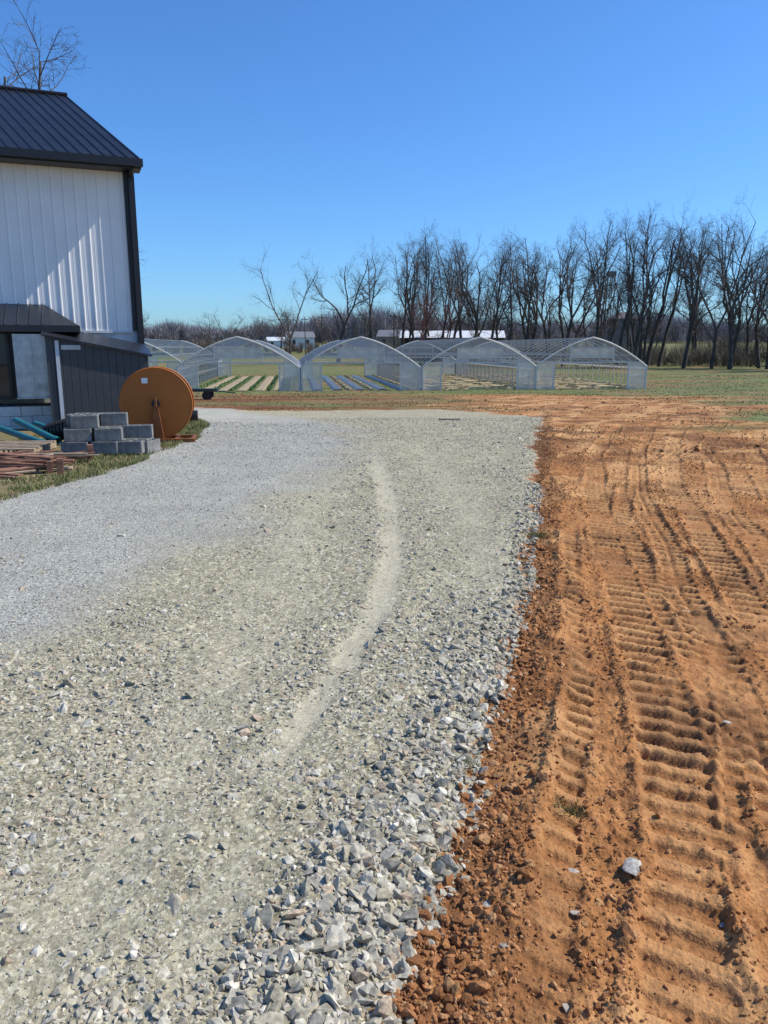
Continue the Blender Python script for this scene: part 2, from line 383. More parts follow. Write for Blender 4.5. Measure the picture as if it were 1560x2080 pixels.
H14=hulls(18,12,.28,3); H8=hulls(8,8,.25,5); HC=hulls(10,26,.22,9)
M_stone=attr_mat('crushed stone',rough=.95,var=.36,scale=55,bump=.8)
M_clod=attr_mat('soil clods',rough=1,var=.3,scale=110,bump=.9)
def ysamp(n,a,b,fl): 
    u=rng.random(n); return np.where(rng.random(n)<fl,a*(b/a)**u,a+(b-a)*u)
N=165000
py=ysamp(N,1.25,20,.55); e=edge(py); lo=-(1.1+.56*py); px=lo+(e+.16-lo)*rng.random(N)
ee,l,gg,ff=masks(px,py); d=px-ee
p1,p2=pathmask(px,py); pathd=np.clip(p1+p2*.85,0,1)
bw_=np.interp(py,[1.2,2.2,3.5,5,9],[.7,.55,.34,.26,.26])
band=ss(-1.5,-.2,d/bw_+(fbm(px,py,3,3,206)-.5)*1.4)*(.5+.5*ss(7,3.0,py))
patch=ss(.38,.56,fbm(px,py,1.1,4,203)) 
dens=np.clip(.30+.62*band+.5*patch,0,1)*(1-.85*pathd)*(1-.93*ff)*np.maximum(gg,.5*np.exp(-((d-.03)/.04)**2))
keep=rng.random(N)<dens; px=px[keep];py=py[keep];band=band[keep];patch=patch[keep];pd=pathd[keep]; n=len(px)
r=np.exp(rng.normal(np.log(.0082),.46,n))*(1+.8*np.clip(band,0,1)*rng.random(n)**.8+.4*patch*rng.random(n))*(1-.3*pd)
r=np.clip(np.maximum(r,.0011*py),.003,.032)
bc=np.array([[.44,.395,.295],[.50,.455,.355],[.39,.345,.25],[.34,.31,.245],[.57,.52,.42],[.45,.345,.235],[.42,.365,.25]])
cc=bc[rng.choice(7,n,p=[.25,.2,.17,.12,.10,.06,.10])]*rng.uniform(.72,1.12,(n,1))
sink=np.where(band>.5,-.05,-.2)+rng.normal(0,.18,n)
big=r>.0065
scatter('crushed_stone',px[big],py[big],r[big],cc[big],H14,sink[big],M_stone,'pale angular crushed stone along the new drive',.4)
scatter('stone_chips',px[~big],py[~big],r[~big],cc[~big],H8,.1,M_stone,'small pale stone chips packed into the drive',.5)
N=1500
py=ysamp(N,1.3,9,.85); bw_=np.interp(py,[1.2,2.2,3.5,5,9],[.6,.45,.26,.2,.18]); e=edge(py); px=e+.05-bw_*rng.random(N)**1.4
r=np.clip(np.exp(rng.normal(np.log(.015),.4,N)),.007,.034)
cc=bc[rng.choice(7,N,p=[.25,.22,.17,.13,.11,.05,.07])]*rng.uniform(.70,1.08,(N,1))
scatter('loose_stone',px,py,r,cc,H14,rng.uniform(-.1,.4,N),M_stone,'larger loose crushed stone heaped at the drive edge',.6)
N=42000
py=ysamp(N,3.0,18,.7); lo=-(1.1+.56*py); px=lo+(np.interp(py,FY,FX)+.9-lo)*rng.random(N)
ee,l,gg,ff=masks(px,py); kk=(rng.random(N)<gg*ff); px=px[kk];py=py[kk];n=len(px)
r=np.clip(np.exp(rng.normal(np.log(.0055),.3,n)),.0009*py,.018)
cc=np.array([[.36,.345,.295],[.47,.455,.395],[.25,.24,.205],[.60,.58,.50],[.42,.375,.285]])[rng.choice(5,n,p=[.35,.25,.2,.1,.1])]*rng.uniform(.8,1.1,(n,1))
scatter('fine_gravel',px,py,r,cc,H8,.15,M_stone,'blue grey fine gravel on the older drive',.5)
N=105000
py=ysamp(N,1.25,14,.6); e=edge(py); hi=.95+.56*py; px=e-.02+(hi-e)*rng.random(N)
ee,l,gg,ff=masks(px,py); d=px-ee
_,DD=terrain(px,py,True)
dens=np.clip(.10+.6*np.exp(-((d-.12)/.16)**2)+.4*DD['brm']+.5*ss(.48,.62,fbm(px,py,1.6,4,211)),0,1)*(1-.75*DD['trk'])*ss(0,.04,d)
kk=rng.random(N)<dens; px=px[kk];py=py[kk];d=d[kk];n=len(px)
r=np.clip(np.exp(rng.normal(np.log(.0042),.55,n))*(1+.9*np.exp(-((d-.14)/.14)**2)*rng.random(n)),.0008*py,.030)
cc=np.array([[.35,.155,.06],[.42,.195,.08],[.28,.12,.046],[.47,.25,.11]])[rng.integers(0,4,n)]*rng.uniform(.7,1.12,(n,1))
scatter('soil_clods',px,py,r,cc,HC,.1,M_clod,'crumbled orange brown soil clods beside tracks',.6)
N=20000
py=rng.uniform(11,48,N); px=-.42*py+rng.random(N)*(.98*py)
ee,l,gg,ff=masks(px,py)
kk=(gg<.1)&(px>np.interp(py,LY,LX)-3)&(rng.random(N)<ss(.48,.64,fbm(px*.6,py,.8,4,231)+.03)); px=px[kk];py=py[kk];n=len(px)
r=np.exp(rng.normal(np.log(.020),.45,n))*(.6+.018*py)
cc=np.array([[.24,.105,.042],[.32,.155,.065],[.18,.10,.045],[.38,.21,.10]])[rng.integers(0,4,n)]*rng.uniform(.7,1.15,(n,1))
scatter('tilled_clods',px,py,r,cc,H8,0,M_clod,'rough brown clods and turf lumps on tilled ground',.5)
def rock(name,loc,rad,c,label,seed):
    sv,st=hulls(1,30,.18,seed)[0]
    V=sv*np.array(rad); C=np.tile(np.array([*c,1.]),(len(V),1))
    me=np_mesh(name,V,st,True,{'col':C}); me.materials.append(M_stone)
    o=bpy.data.objects.new(name,me); o.location=(loc[0],loc[1],gz(*loc)+rad[2]*.2); o.rotation_euler=(.05,.08,seed); link(o)
    tag(o,label,'rock','loose rocks on the soil'); return o
for i,(lx,ly,s) in enumerate([(.78,2.12,.034),(.60,2.12,.02),(.33,1.80,.014),(.30,1.95,.013),(.46,1.62,.012),(1.5,3.1,.014),(.98,1.93,.009),(1.9,4.6,.02),(.56,1.95,.012)]):
    rock('rock',(lx,ly),(s*1.35,s,s*.55),(.42,.36,.29) if i%3 else (.36,.335,.29),'pale grey rock lying on orange soil',20+i)

# ---------------------------------------------------------------- grass
M_grass=attr_mat('grass blades',rough=.8,var=.2,scale=3,bump=0)
def blades(px,py,h,w,colors):
    n=len(px); pz=terrain(px,py)-.004
    a=rng.uniform(0,2*np.pi,n); le=rng.normal(0,.55,n); le2=rng.normal(0,.55,n)
    dx=np.cos(a)*w;dy=np.sin(a)*w
    p0=np.stack([px-dx,py-dy,pz],1);p1=np.stack([px+dx,py+dy,pz],1)
    p2=np.stack([px+le*h,py+le2*h,pz+h],1)
    V=np.stack([p0,p1,p2],1).reshape(-1,3); T=np.arange(3*n).reshape(-1,3)
    C=np.repeat(np.concatenate([colors,np.ones((n,1))],1),3,0)
    return V,T,C
n=60000
py=rng.uniform(7,24,n); px=np.interp(py,LY,LX)+.15-rng.random(n)**1.5*3.2
_,l,gg,_=masks(px,py)
kk=(px<l+.12)&(rng.random(n)<ss(.42,.60,fbm(px,py,1.6,3,221)+.05)); px=px[kk];py=py[kk];n=len(px)
gc=np.array([[.10,.15,.035],[.16,.20,.06],[.08,.11,.03],[.34,.28,.15]])[rng.choice(4,n,p=[.27,.2,.18,.35])]*rng.uniform(.7,1.2,(n,1))
V,T,C=blades(px,py,rng.uniform(.02,.08,n),.004+.0002*py,gc)
m=50000; qy=rng.uniform(14,90,m); qx=-.35*qy+rng.random(m)*(.9*qy)
_,_,gg,_=masks(qx,qy)
kk=(gg<.05)&(rng.random(m)<ss(.48,.64,fbm(qx*.5,qy,.5,4,241)+ss(46,52,qy)*.12+ss(7,9,qx)*ss(26,20,qy)*.12-ss(3,6,qx)*ss(12,8,qx)*ss(50,44,qy)*.2)); qx=qx[kk];qy=qy[kk];m=len(qx)
gc2=np.array([[.12,.155,.045],[.18,.19,.075],[.27,.22,.12],[.16,.13,.06]])[rng.choice(4,m,p=[.35,.25,.2,.2])]*rng.uniform(.7,1.2,(m,1))
V2,T2,C2=blades(qx,qy,rng.uniform(.02,.07,m),.004+.0006*qy,gc2)
V=np.concatenate([V,V2]);T=np.concatenate([T,T2+3*n]);C=np.concatenate([C,C2])
me=np_mesh('grass',V,T,True,{'col':C}); me.materials.append(M_grass); tag(link(bpy.data.objects.new('grass',me)),'short patchy grass by the drive and field','grass',kind='stuff')
for i,(cx,cy,rr,nn) in enumerate([(1.32,6.5,.13,300),(.66,2.45,.06,260),(.17,2.13,.055,240),(.33,2.75,.05,130),(1.05,5.2,.05,70),(.42,3.25,.04,60)]):
    px=cx+np.clip(rng.normal(0,rr*.45,nn),-rr,rr); py=cy+np.clip(rng.normal(0,rr*.45,nn),-rr,rr)
    gc=np.array([[.10,.14,.03],[.17,.17,.06],[.34,.27,.14],[.07,.07,.03]])[rng.choice(4,nn,p=[.35,.25,.2,.2])]
    Vt,Tt,Ct=blades(px,py,rng.uniform(.012,.042,nn)*(1.4 if cy>5 else 1),.0012+.0003*cy,gc)
    zc=gz(cx,cy); Vt=Vt-np.array([cx,cy,zc])
    me=np_mesh('grass_tuft',Vt,Tt,True,{'col':Ct}); me.materials.append(M_grass)
    o=link(bpy.data.objects.new('grass_tuft',me)); o.location=(cx,cy,zc); tag(o,'small half-buried grass tuft growing in soil','grass tuft','grass tufts in the soil')

# ---------------------------------------------------------------- barn
TH=math.radians(22)
barn=empty('barn',(-5.51,18,-.14),TH,'white metal-sided barn with charcoal metal roof','barn')
z0=.14
mb_=MB(); per=.2286; pts=[(0,0)]
xx=-.03
while xx>-14:
    pts+=[(xx,0),(xx-.018,-.017),(xx-.038,-.017),(xx-.056,0)]
    for q in(.10,.16): pts+=[(xx-q,0),(xx-q-.006,-.003),(xx-q-.012,0)]
    xx-=per
zb,zt=1.96+z0,5.46+z0
vs=[];fs=[]
for (a,b) in pts: vs+=[(a,b,zb),(a,b,zt)]
for i in range(len(pts)-1): fs.append((2*i,2*i+1,2*i+3,2*i+2))
mb_.add(vs,fs)
sh=-.2836
mb_.add([(0,.0,0),(sh*8,8,0),(sh*8,8,zt),(sh*4,4,7.7+z0),(0,0,zt)],[(0,1,2,3,4)])
mb_.add([(sh*8,8,0),(-14,8,0),(-14,8,zt),(sh*8,8,zt)],[(0,1,2,3)])
mb_.obj('wall',M_white,barn)
f=MB(); f.bb(-14,-.01,.012,.3,-.3,zb-.04); f.bb(-14,-.2,-.03,.012,zb-.05,zb+.002); 
f.obj('foundation',M_block,barn)
f=MB()
E=-.5;ez=5.52+z0;rz_=7.83+z0
def rp(xv,t,up=0): return (xv-1.276*t,E+4.5*t,ez+(rz_-ez)*t+up)
x0,x1=.15,-14
f.add([rp(x0,0),rp(x0,1),rp(x1,1),rp(x1,0),rp(x0,0,-.06),rp(x0,1,-.06),rp(x1,1,-.06),rp(x1,0,-.06)],[(0,1,2,3),(7,6,5,4),(0,4,5,1),(3,2,6,7),(0,3,7,4)])
b2=[(x0-1.276,4.0,rz_),(x0-2.552,8.5,ez),(x1-2.552,8.5,ez),(x1-1.276,4.0,rz_)]
f.add(b2,[(0,1,2,3)])
xx=x0-.04
while xx>x1+.2:
    a,b=rp(xx,0,0),rp(xx,1,0); w=.03
    f.add([(a[0]-w,a[1],a[2]+.001),(a[0]-w*.4,a[1],a[2]+.03),(a[0]+w*.4,a[1],a[2]+.03),(a[0]+w,a[1],a[2]+.001),(b[0]-w,b[1],b[2]+.001),(b[0]-w*.4,b[1],b[2]+.03),(b[0]+w*.4,b[1],b[2]+.03),(b[0]+w,b[1],b[2]+.001)],[(0,1,5,4),(1,2,6,5),(2,3,7,6),(0,3,2,1)])
    xx-=.2286
f.tube(rp(x0+.02,1,.03),rp(x1,1,.03),.05,.05,8)
f.obj('roof',M_roof,barn)
f=MB(); f.bb(x1,x0+.03,E-.13,E-.005,ez-.17,ez-.02); f.bb(x1,x0,E,-.02,ez-.2,ez-.17); f.bb(x0-.03,x0,E,-.02,ez-.17,ez-.06)
f.obj('gutter',M_black,barn)
f=MB(); f.bb(-.2,.03,-.045,-.018,zb,zt); f.bb(.003,.03,-.02,.2,zb,zt); f.bb(-.11,.03,-.05,.1,0,zb)
f.obj('corner_trim',M_black,barn)
f=MB(); f.bb(-.1,-.01,-.14,-.06,.2,ez-.3); f.tube((-.05,-.1,ez-.3),(-.02,-.5,ez-.15),.045,.045,8); f.obj('downspout',M_black,barn)
f=MB()
yf=-1.5; A=(-10,-.03,2.5+z0);B=(-2.0,-.03,2.5+z0);C_=(-1.36,yf,2.03+z0);D_=(-10,yf,2.03+z0);Ee=(-1.36,-.03,2.03+z0)
f.add([A,B,C_,D_,Ee],[(0,3,2,1),(1,2,4)])
xx=-2.05
while xx>-9.9:
    f.add([(xx-.02,-.03,2.502+z0),(xx+.02,-.03,2.502+z0),(xx+.02,yf,2.032+z0),(xx-.02,yf,2.032+z0),(xx,-.03,2.53+z0),(xx,yf,2.06+z0)],[(0,4,5,3),(4,1,2,5),(3,5,2)])
    xx-=.2286
f.bb(-10,-1.36,yf-.02,yf+.02,1.9+z0,2.03+z0); f.bb(-1.38,-1.34,yf,-.05,1.9+z0,2.028+z0)
f.bb(-10,-1.4,yf+.02,-.05,1.9+z0,1.92+z0)
f.obj('porch_roof',M_roof,barn)
f=MB()
for r_ in range(4):
    xx=-10+(r_%2)*.2
    while xx<-1.75:
        f.bb(xx,min(xx+.39,-1.6),-1.2,-.1,-.25+r_*.2,-.25+r_*.2+.192); xx+=.4
f.obj('porch_foundation',M_block,barn)
f=MB(); f.bb(-10,-1.62,-1.1,-.1,.55+z0,1.9+z0); f.obj('porch_wall',M_dark,barn)
f=MB()
for xx in(-4.4,-3.55,-2.74): f.bb(xx-.03,xx+.03,-1.16,-1.1,.6+z0,1.88+z0)
f.bb(-4.4,-2.74,-1.16,-1.1,.56+z0,.62+z0); f.bb(-4.4,-2.74,-1.16,-1.1,1.22+z0,1.26+z0)
f.obj('window_frame',M_black,barn)
f=MB(); f.bb(-4.37,-2.77,-1.12,-1.103,.62+z0,1.86+z0); f.obj('window',M_glass,barn)
f=MB(); f.bb(-2.62,-1.98,-1.42,-1.12,.6+z0,1.86+z0); f.bb(-2.64,-1.96,-1.44,-1.1,.57+z0,.6+z0); f.bb(-2.3,-2.28,-1.428,-1.42,.63+z0,1.83+z0)
for i in range(5): f.bb(-2.25,-2.03,-1.427,-1.42,.75+z0+i*.03,.76+z0+i*.03)
f.obj('steel_cabinet',M_steel,barn,bevel=.006)
f=MB(); f.poly([(-1.95,-1.5,1.95),(-1.93,-1.62,1.97),(-1.9,-1.66,1.9),(-1.88,-1.66,1.8)],.045,10); f.obj('vent_elbow',M_white,barn,smooth=True)

# shed
shed=empty('shed',(-6.67,15.5,-.05),TH,'low charcoal-sided shed with sloping metal roof','shed')
f=MB(); Wd=1.93
def top(xv): return 1.86-.20*xv
xx=0
while xx<Wd-.01:
    x2=min(xx+.145,Wd)
    f.add([(xx,0,-.1),(x2-.012,0,-.1),(x2-.012,0,top(x2)),(xx,0,top(xx)),(x2,.012,-.1),(x2,.012,top(x2))],[(0,1,2,3),(1,4,5,2)])
    xx=x2
f.add([(0,0,-.1),(0,1.5,-.1),(0,1.5,top(0)),(0,0,top(0))],[(0,3,2,1)])
f.add([(Wd,0,-.1),(Wd,1.5,-.1),(Wd,1.5,top(Wd)),(Wd,0,top(Wd))],[(0,1,2,3)])
f.obj('wall',M_grey,shed)
f=MB(); f.add([(-.06,-.08,top(-.06)),(Wd+.08,-.08,top(Wd+.08)),(Wd+.08,1.5,top(Wd+.08)+.22),(-.06,1.5,top(-.06)+.22),(-.06,-.08,top(-.06)+.035),(Wd+.08,-.08,top(Wd+.08)+.035),(Wd+.08,1.5,top(Wd+.08)+.255),(-.06,1.5,top(-.06)+.255)],[(3,2,1,0),(4,5,6,7),(0,1,5,4),(1,2,6,5),(3,0,4,7)])
f.obj('roof',M_roof,shed)
f=MB(); f.bb(.17,.24,-.025,-.003,0,1.78); f.obj('corner_trim',mat('pale trim',(.55,.57,.59),.5),shed)
f=MB(); f.bb(.28,.64,-.02,-.004,1.6,1.69)
for i in range(8): f.bb(.3+i*.041,.33+i*.041,-.026,-.02,1.615,1.675)
f.obj('vent',mat('vent plate',(.5,.5,.48),.6),shed)

# ---------------------------------------------------------------- reel
RX,RY=-3.93,13.45
reel=empty('hose_reel',(RX,RY,gz(RX,RY)),.17,'large rusty orange steel irrigation reel on a stand','reel')
R0=.60; hz=.66
def disc(name,yc,r,th,m,parent,conc=.004,n=96):
    f=MB(); prof=[(0,yc-conc),(r*.25,yc-conc),(r*.97,yc),(r,yc-th*.6),(r+.012,yc),(r,yc+th),(0,yc+th)]
    vs=[];fs=[]
    for (rr,yy) in prof:
        for i in range(n):
            a=2*math.pi*i/n; vs.append((rr*math.cos(a),yy,rr*math.sin(a)))
    for j in range(len(prof)-1):
        for i in range(n): fs.append((j*n+i,j*n+(i+1)%n,(j+1)*n+(i+1)%n,(j+1)*n+i))
    f.add(vs,fs); return f.obj(name,m,parent,(0,0,hz),smooth=False)
disc('flange',-.2,R0,.02,M_orange,reel); disc('flange',.2,R0,.02,M_orange,reel)
f=MB(); f.tube((0,-.18,hz),(0,.2,hz),.3,.3,32); f.obj('drum',mat('wound hose',(.03,.03,.03),.6,0,.3,20,.5,30),reel,smooth=True)
f=MB(); f.tube((0,-.31,hz),(0,.34,hz),.03,.03,12); f.tube((0,-.3,hz),(0,-.27,hz),.07,.07,16); f.tube((0,.27,hz),(0,.3,hz),.07,.07,16); f.obj('axle',M_dark,reel)
f=MB()
for yy in(-.28,.3):
    f.add([(-.035,yy-.02,hz-.02),(.035,yy-.02,hz-.02),(.11,yy-.02,.06),(-.11,yy-.02,.06),(-.035,yy+.02,hz-.02),(.035,yy+.02,hz-.02),(.11,yy+.02,.06),(-.11,yy+.02,.06)],[(0,3,2,1),(4,5,6,7),(0,1,5,4),(1,2,6,5),(2,3,7,6),(3,0,4,7)])
    f.bb(-.3,.62,yy-.03,yy+.03,0,.06)
for xx in(-.27,.3,.58): f.bb(xx-.03,xx+.03,-.25,.27,.01,.055)
f.bb(-.02,.02,-.35,-.302,hz-.06,hz+.1)
f.obj('stand',M_stand,reel,bevel=.005)
f=MB(); f.bb(-.22,-.12,-.215,-.211,1.0,1.09); f.obj('sticker',M_paper,reel)
f=MB(); f.tube((.5,.1,.42),(.66,.1,.42),.09,.09,16); f.obj('motor',M_dark,reel)

# ---------------------------------------------------------------- concrete blocks
def blockmesh():
    f=MB(); L_,W_,H_=.39,.19,.19; t=.03
    f.bb(-L_/2,L_/2,-W_/2,-W_/2+t,0,H_); f.bb(-L_/2,L_/2,W_/2-t,W_/2,0,H_)
    for xc in(-L_/2+t/2,0,L_/2-t/2): f.bb(xc-t/2,xc+t/2,-W_/2+t+.0005,W_/2-t-.0005,.0005,H_-.0005)
    return f.mesh('concrete_block',[M_conc])
bmsh=blockmesh()
bx,by=-4.80,11.5; bz=gz(-4.2,11.6)
rowsb=[]
for (lvl,xs,yo) in [(0,[.22,.64,1.0],0),(0,[.2,.6,1.0],.22),(0,[.22,.62,1.02],.44),(1,[.26,.69],.03),(1,[.2,.6],.24),(1,[.2,.6,1.0],.46),(2,[.34],.08),(2,[.22],.28),(2,[.24,.62],.48)]:
    for xo in xs: rowsb.append((xo,yo,lvl))
for (xo,yo,lvl) in rowsb:
    o=bpy.data.objects.new('concrete_block',bmsh); a=random.uniform(-.17,.17)
    o.location=(bx+xo+random.uniform(-.02,.02)-.05,by+yo+.15*xo+random.uniform(-.015,.015),bz+.02+lvl*.193); o.rotation_euler=(0,0,.16+a); link(o)
    md=o.modifiers.new('bevel','BEVEL'); md.width=.006
    tag(o,'grey hollow concrete block in a loose stack','concrete block','concrete blocks stacked by the drive')
for (xx,yy,rz) in [(-3.66,11.9,1.35)]:
    o=bpy.data.objects.new('concrete_block',bmsh); o.location=(xx,yy,gz(xx,yy)+.01); o.rotation_euler=(0,0,rz); link(o)
    tag(o,'grey hollow concrete block lying on the grass','concrete block','concrete blocks stacked by the drive')
for (a,b) in [((-6.5,13.6,.34),(-5.35,12.6,.09)),((-6.7,13.4,.22),(-5.45,12.35,.07)),((-6.3,13.9,.25),(-5.15,12.9,.10))]:
    f=MB(); a=Vector(a);b=Vector(b);f.tube(a-a,b-a,.055,.055,20,0,False); f.tube(a-a,b-a,.048,.048,20,0,False); f.tube((b-a)*.93,(b-a),.064,.064,20,0,False)
    o=f.obj('pipe',M_teal,None,a,smooth=True); tag(o,'teal plastic sewer pipe leaning on rubble','pipe','teal pipes by the shed')
f=MB(); 
for i in range(7): f.tube((0,i*.0,i*.11),(0.0,0,i*.11+.07),.17,.17,20); f.tube((0,0,i*.11+.07),(0,0,i*.11+.11),.15,.15,20)
o=f.obj('corrugated_pipe',M_black,None,(-5.75,13.3,.15),(1.35,.2,.9)); tag(o,'short black corrugated drain pipe on the ground','pipe')
def pallet(loc,rz,label,w=1.1):
    e=empty('pallet',loc,rz,label,'pallet','wooden pallets')
    f=MB()
    for i in range(6): f.bb(-w/2,w/2,-.5+i*.19,-.5+i*.19+.1,.11,.13)
    f.obj('deck',M_wood,e)
    f=MB()
    for xx in(-w/2+.04,0,w/2-.04): f.bb(xx-.035,xx+.035,-.5,.56,.02,.108)
    f.obj('stringer',M_wood,e); return e
pallet((-5.75,11.7,gz(-5.75,11.7)),.1,'pale wooden pallet lying on grass')
for i in range(75):
    L_=random.uniform(.6,1.9); wd=random.choice([.018,.022,.04]); f=MB(); f.bb(-L_/2,L_/2,-wd,wd,-.010,.010)
    cx=-5.1+random.uniform(-.45,.3); cy=random.uniform(9.5,11.1); hgt=.17*math.exp(-((cy-10.3)/.5)**2)
    o=f.obj('lath',M_rust if i%4 else M_wood,None,(cx,cy,gz(cx,cy)+.02+hgt*random.random()**.6),(random.uniform(-.3,.3),random.uniform(-.07,.07),.22+random.gauss(0,.32)))
    tag(o,'thin reddish brown lath on a messy pile','lath','pile of wooden laths')
for (xx,yy,hh) in [(-4.15,9.75,.22),(-4.2,10.9,.24),(-4.35,9.9,.16)]:
    f=MB(); f.bb(-.04,.04,-.03,.03,-.05,hh); o=f.obj('stake',M_rust,None,(xx,yy,gz(xx,yy)),(.05,.05,.4),bevel=.004); tag(o,'short brown wooden stake holding the lath pile','stake','stakes around the lath pile')

f=MB(); 
for i in range(7): f.bb(-.27+i*.085,-.255+i*.085,-.10,.10,.0,.012)
f.bb(-.28,.26,-.11,-.10,0,.013);f.bb(-.28,.26,.10,.11,0,.013)
o=f.obj('drain_grate',mat('rusted iron',(.10,.09,.08),.8),None,(1.62,19,gz(1.62,19)+.004)); tag(o,'dark iron drain grate set in the gravel','drain grate')
tr=empty('farm_trailer',(-9.1,37,gz(-9,37)),.12,'low flat farm trailer parked on bare soil','trailer')
f=MB(); f.bb(-1.7,1.2,-.6,.6,.42,.5); f.bb(-1.7,1.2,-.62,-.6,.4,.54); f.tube((1.2,0,.4),(2.0,0,.3),.03,.03,6); f.obj('deck',mat('dark green metal',(.03,.05,.04),.6),tr)
for (xx,yy) in((-.9,-.55),(.7,-.55),(-.9,.55),(.7,.55)):
    f=MB(); f.tube((xx,yy-.08,.22),(xx,yy+.08,.22),.22,.22,20); f.tube((xx,yy-.085,.22),(xx,yy+.085,.22),.1,.1,12); f.obj('wheel',M_tire,tr)

# ---------------------------------------------------------------- greenhouses
GA=math.radians(6.5)
def arch(n=20,w=4.2,z1=1.6,z2=3.68):
    P=[]
    for i in range(n+1):
        s=-1+2*i/n; xx=w*math.sin(s*math.pi/2); t=abs(xx)/w
        P.append((xx,z1+(z2-z1)*(.58*(1-t**2.0)+.42*(1-t))))
    return P
AP=arch(); LEN=28.5
def greenhouse_parts():
    parts=[]
    f=MB()
    for j in range(20):
        yy=j*1.5
        for (a,b) in zip(AP[:-1],AP[1:]): f.tube((a[0],yy,a[1]),(b[0],yy,b[1]),.036,.036,4,0,False)
        for sx in(-4.2,4.2): f.tube((sx,yy,-.1),(sx,yy,1.6),.04,.04,5,0,False)
        if j%2==0: f.tube((-3.1,yy,2.42),(3.1,yy,2.42),.02,.02,4,0,False)
    for i in (1,3,5,7,10,13,15,17,19): f.tube((AP[i][0],0,AP[i][1]),(AP[i][0],LEN,AP[i][1]),.026,.026,4,0,False)
    for sx in(-4.2,4.2):
        f.tube((sx,0,1.6),(sx,LEN,1.6),.05,.05,5,0,False); f.tube((sx,0,.9),(sx,LEN,.9),.025,.025,4,0,False)
        yy=.75
        while yy<LEN: f.tube((sx,yy,-.1),(sx,yy,1.6),.025,.025,4,0,False); yy+=1.5
    parts.append(('frame',f.mesh('frame',[M_frame])))
    for yy in(0,LEN):
        f=MB()
        for (a,b) in zip(AP[:-1],AP[1:]): f.tube((a[0],yy-.03,a[1]+.03),(b[0],yy-.03,b[1]+.03),.065,.065,5,0,False)
        f.bb(-3.95,3.95,yy-.05,yy+.04,1.9,1.99)
        for xx in(-2.8,2.8): f.bb(xx-.05,xx+.05,yy-.05,yy+.05,-.05,1.9)
        for xx in(-4.15,4.15): f.bb(xx-.06,xx+.06,yy-.06,yy+.06,-.05,1.65)
        for xx in(-1.62,1.62): f.bb(xx-.03,xx+.03,yy-.05,yy+.04,1.99,3.08)
        f.bb(-1.59,1.59,yy-.05,yy+.04,2.92,2.98); f.bb(-1.59,1.59,yy-.05,yy+.04,2.24,2.3)
        f.bb(-4.08,-2.86,yy-.03,yy+.03,.9,.94);f.bb(2.86,4.08,yy-.03,yy+.03,.9,.94)
        parts.append(('end_frame',f.mesh('end_frame',[M_endf])))
    for nm,mm_ in(('roof_film',M_film),('roof_film2',M_film2)):
        f=MB(); P=AP; vs=[];fs=[]
        for (a,b) in P: vs+=[(a*1.01,-.05,b+.05),(a*1.01,LEN+.05,b+.05)]
        for i in range(len(P)-1): fs.append((2*i,2*i+1,2*i+3,2*i+2))
        f.add(vs,fs); parts.append((nm,f.mesh('roof_film',[mm_],True)))
    for yy in(-.01,LEN+.01):
        f=MB()
        mid=[(a,yy,b) for a,b in AP if b>2.0]
        pts=[(mid[0][0],yy,2.0)]+mid+[(mid[-1][0],yy,2.0)]
        f.add(pts,[tuple(range(len(pts)))]); parts.append(('end_wall',f.mesh('end_wall',[M_poly])))
        for s in(-1,1):
            f=MB(); f.add([(s*4.1,yy,0),(s*2.84,yy,0),(s*2.84,yy,1.9),(s*3.75,yy,1.9),(s*4.1,yy,1.65)],[(0,1,2,3,4)])
            parts.append(('side_panel',f.mesh('side_panel',[M_side])))
    f=MB(); f.bb(-1.58,1.58,-.045,-.03,2.31,2.91); parts.append(('vent',f.mesh('vent',[M_vent])))
    for sx in(-4.25,4.25):
        f=MB(); f.tube((sx,.1,1.47),(sx,LEN,1.47),.06,.06,8); parts.append(('side_curtain',f.mesh('side_curtain',[M_white])))
    return parts
GP=greenhouse_parts()
ux=Vector((math.cos(GA),math.sin(GA),0)); c1=Vector((-10.05,54.0,-1.42))
ghs=[]
for i in range(-1,4):
    loc=c1+ux*(8.5*i)
    if i==-1: loc=loc+Vector((-ux.y,ux.x,0))*6
    if i==3: loc=loc-ux*.2
    e=empty('greenhouse',loc,GA,'arched film greenhouse with clear end walls, open doorway','greenhouse','row of arched greenhouses')
    for nm,me in GP:
        if nm=='roof_film' and i>=2: continue
        if nm=='roof_film2':
            if i<2: continue
            nm='roof_film'
        o=bpy.data.objects.new(nm,me); link(o,e)
    ghs.append(e)
def rowsf(name,gi,xs,w,h,m,label,jit=0,seg=1.0):
    f=MB(); 
    for xc in xs:
        n=int((LEN-1)/seg)
        for j in range(n):
            ya=.5+j*seg; yb=ya+seg*(1.0 if jit==0 else .95)
            hh=h*(1+random.uniform(-jit,jit)); ww=w*(1+random.uniform(-jit,jit)*.6); ox=random.uniform(-jit,jit)*.15
            x0_,x1_=xc-ww/2+ox,xc+ww/2+ox
            f.add([(x0_,ya,-.02),(x0_+ww*.2,ya,hh),(x1_-ww*.2,ya,hh),(x1_,ya,-.02),(x0_,yb,-.02),(x0_+ww*.2,yb,hh),(x1_-ww*.2,yb,hh),(x1_,yb,-.02)],[(0,1,5,4),(1,2,6,5),(2,3,7,6),(0,3,2,1),(4,5,6,7)])
    e=ghs[gi]; o=f.obj(name,m,None,e.location,e.rotation_euler); tag(o,label,'crop rows',kind='stuff'); return o
rowsf('crop_rows',1,[-3.2,-1.9,-.6,.7,2.0,3.2],.22,.12,M_leaf,'low green crop rows on bare soil',.6,.4)
rowsf('mulch_film',1,[-2.55,-1.25,.05,1.35,2.6],.8,.05,mat('pale dry soil row',(.36,.28,.17),.95,0,.3,3),'pale dry soil rows between crops')
